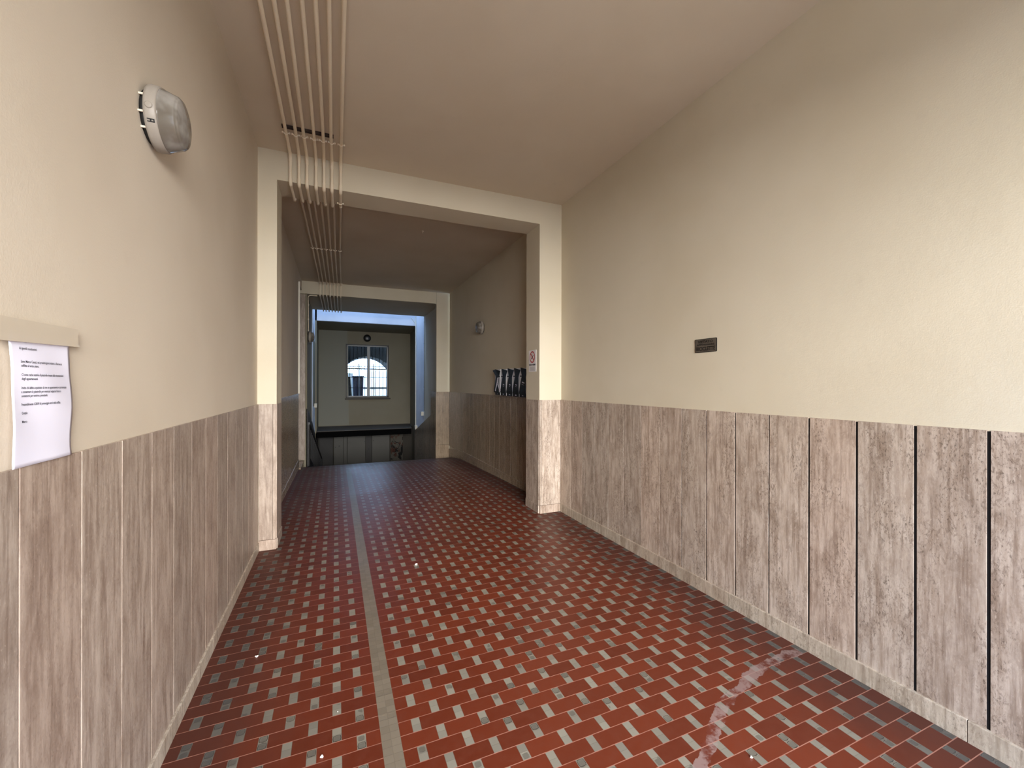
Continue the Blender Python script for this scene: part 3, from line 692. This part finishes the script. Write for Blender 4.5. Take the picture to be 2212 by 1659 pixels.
slip([(6.10, 1.60, 2.34), (6.08, 1.54, 2.325), (6.03, 1.46, 2.32), (5.99, 1.39, 2.325), (5.96, 1.40, 2.33)], 'curled white slip leaning right across the second letterbox')
lf = MB(); lf.hexa([(2.345, 6.17, 1.60), (2.347, 6.17, 1.60), (2.347, 6.08, 1.61), (2.345, 6.08, 1.61), (2.335, 6.33, 1.715), (2.337, 6.33, 1.715), (2.337, 6.20, 1.73), (2.335, 6.20, 1.73)])
tag(lf.build('leaflet', M['black']), 'dark leaflet poking up to the left out of the leftmost letterbox slot', 'leaflet')

# ------------------------------------------------------------------ signs and notice
# bicycle sign on the right wall (faces -X; reading direction is -Y)
sx = XR + 0.008; sg = empty('bicycle_sign', (sx, 2.232, 1.781)); tag(sg, 'small dark plate forbidding bicycles on the right wall', 'sign')
def rrect(w, h, r, n=5):
    P = []
    for cx_, cy_, a0_ in ((w - r, h - r, 0), (-w + r, h - r, 90), (-w + r, -h + r, 180), (w - r, -h + r, 270)):
        for k in range(n + 1):
            a = math.radians(a0_ + 90 * k / n); P.append((cx_ + r * math.cos(a), cy_ + r * math.sin(a)))
    return P
MB().prism(rrect(0.096, 0.049, 0.008), 'x', -0.004, 0.0).build('plate', M['sign_dark'], sg)
MB().prism(rrect(0.091, 0.0445, 0.006), 'x', -0.0052, -0.004).build('face', M['sign_metal'], sg)
def pl(dy, dz, x=-0.0060): return lambda u, v: (x, -(u) + dy, v + dz)
text_on('lettering', 'VIETATO', 0.026, pl(0.066, 0.019), M['sign_dark'], sg, width=0.132, bold=0.0010)
text_on('lettering', 'APPOGGIARE', 0.0165, pl(0.078, 0.0005), M['sign_dark'], sg, width=0.156, bold=0.0005)
text_on('lettering', 'BICICLETTE', 0.039, pl(0.083, -0.036), M['sign_dark'], sg, width=0.166, bold=0.0012)

# no-smoking card on the inner face of the right pier
ns = empty('no_smoking_sign', (XPR, 4.515, 1.775)); tag(ns, 'white no smoking card on the inner face of the right pier', 'sign')
MB().box(-0.003, 0, -0.10, 0.10, -0.128, 0.13).build('card', new_mat('card_white', .6, S(226, 222, 222))[0], ns)
def ring(r0_, r1_, cy_, cz_, x, n_=40, sc=1.0):
    mb = MB(); V = []
    for k in range(n_):
        a = 2 * PI * k / n_
        V += [(x, cy_ + r0_ * math.cos(a), cz_ + r0_ * math.sin(a)), (x, cy_ + r1_ * math.cos(a), cz_ + r1_ * math.sin(a))]
    mb.add(V, [(2 * k, 2 * k + 1, (2 * k + 3) % (2 * n_), (2 * k + 2) % (2 * n_)) for k in range(n_)]); return mb
rg = ring(0.056, 0.070, 0, 0.048, -0.0042)
rg.add([(-0.0042, 0.036, 0.094), (-0.0042, 0.046, 0.084), (-0.0042, -0.036, 0.002), (-0.0042, -0.046, 0.012)], [(0, 1, 2, 3)])
rg.build('red_ring', M['red'], ns, fix=False)
mb = MB(); mb.add([(-0.0038, 0.035, 0.030), (-0.0038, 0.028, 0.018), (-0.0038, -0.030, 0.062), (-0.0038, -0.023, 0.074)], [(0, 1, 2, 3)])
mb.add([(-0.0038, -0.004, 0.070), (-0.0038, 0.004, 0.074), (-0.0038, 0.010, 0.090), (-0.0038, 0.002, 0.098), (-0.0038, -0.003, 0.092), (-0.0038, 0.003, 0.086)], [(0, 1, 2, 3, 4, 5)])
mb.build('cigarette', M['ink'], ns, fix=False)
text_on('lettering', 'VIETATO FUMARE', 0.028, lambda u, v: (-0.0038, -u + 0.088, v - 0.053), M['ink'], ns, width=0.176, bold=0.0016)
mb = MB()
for k, wd in enumerate((.085, .06, .075, .078, .07, .08, .066, .07, .08)):
    z = -0.066 - 0.006 * k; mb.box(-0.0036, -0.0032, -wd, wd, z - 0.0018, z)
mb.build('small_print', new_mat('grey_print', .8, S(120, 116, 116))[0], ns)

# paper notice on the left wall (faces +X; reading direction is +Y)
no = empty('paper_notice', (XL, 1.335, 1.46)); tag(no, 'white typed notice taped to the near left wall above the stone', 'notice')
def wav(y, z):
    t = (0.147 - z) / 0.29
    return 0.0015 + 0.0028 * min(1, t * 3) * (0.5 + 0.5 * math.sin(y * 30 + z * 12 + 1.0)) + 0.0016 * (1 + math.sin(z * 34 + y * 22)) * min(1, t * 3)
def edge(z): return 0.004 * math.sin((z + 0.05) * 24)
mb = MB(); ny, nz = 24, 32; V = []
for j in range(nz + 1):
    z = 0.149 - 0.294 * j / nz
    for i in range(ny + 1):
        y = -0.1085 + 0.217 * i / ny; V.append((wav(y, z), y + edge(z) + 0.008 * (j / nz), z))
mb.add(V, [(j * (ny + 1) + i, j * (ny + 1) + i + 1, (j + 1) * (ny + 1) + i + 1, (j + 1) * (ny + 1) + i) for j in range(nz) for i in range(ny)], True)
pp = mb.build('sheet', M['paper'], no); sd = pp.modifiers.new('s', 'SOLIDIFY'); sd.thickness = 0.0004
lines = [(0.118, 'Ai gentili condomini', .058), (0.089, 'Sono Marco Canuti, nei prossimi giorni inizierò a liberare la', .153), (0.080, 'soffitta al terzo piano.', .056),
         (0.060, 'Ci sono varie scatole di piastrelle rimaste dalle ristrutturazioni', .153), (0.051, 'degli appartamenti.', .048),
         (0.031, 'Invito chi abbia acquistato da me un appartamento e sia interessato', .160), (0.022, 'a conservare le piastrelle per eventuali esigenze future, a', .132), (0.013, 'contattarmi per venirne a prenderle.', .081),
         (-0.006, 'Presumibilmente il 28/04 di pomeriggio sarò nella soffitta.', .130), (-0.025, 'Grazie', .019), (-0.044, 'Marco', .018)]
for z0, s_, wd in lines:
    text_on('printed_line', s_, 0.0080, lambda u, v: (wav(u - 0.083, v + z0 - 0.004) + 0.0008, u - 0.080 + edge(z0) + 0.008 * (0.149 - z0) / .294, v + z0 - 0.004), M['ink'], no, width=wd, bold=0.00012)
mb = MB(); V = [(0.009, -0.150, 0.178), (0.009, 0.132, 0.182)] + [(0.009, 0.132 + 0.003 * ((k % 2) * 2 - 1), 0.182 - 0.009 * k) for k in range(1, 5)] + [(0.009, 0.139, 0.136), (0.009, -0.150, 0.128)]
n_ = len(V); V2 = [(0.0015, y, z) for _, y, z in V]
mb.add(V + V2, [tuple(range(n_)), tuple(range(n_, 2 * n_))] + [(i, (i + 1) % n_, n_ + (i + 1) % n_, n_ + i) for i in range(n_)])
tp = mb.build('adhesive_tape', M['tape'], no); tp['label'] = 'wide beige adhesive tape'

# ------------------------------------------------------------------ litter on the floor
def scrap(x, y, s, label, seed, cat='litter'):
    rnd = random.Random(seed); mb = MB(); V = []
    pts = [(s * (1 if k % 2 else .45) * math.cos(k * 2 * PI / 7) * rnd.uniform(.6, 1.1), s * (.6 if k % 2 else 1) * math.sin(k * 2 * PI / 7) * rnd.uniform(.5, 1.0)) for k in range(7)]
    V = [(x + a, y + b, 0.001) for a, b in pts] + [(x + a * .8, y + b * .8, 0.001 + s * rnd.uniform(.25, .6)) for a, b in pts]
    mb.add(V, [tuple(range(7)), tuple(range(7, 14))] + [(i, (i + 1) % 7, 7 + (i + 1) % 7, 7 + i) for i in range(7)])
    tag(mb.build('paper_scrap', M['litter']), label, cat)
scrap(-0.395, 2.654, 0.012, 'white crumpled scrap on the red tiles near the left wall', 1)
scrap(-0.047, 1.839, 0.010, 'white crumpled scrap on the tiles left of the pale floor strip', 2)
scrap(0.012, 2.066, 0.004, 'tiny white crumb on the tiles close to the pale floor strip', 3)
scrap(1.543, 1.169, 0.008, 'white pebble-like scrap beside the chalky floor smear', 4)
scrap(0.618, 3.497, 0.020, 'pale crumpled wrapper in the middle of the tiled floor', 5)
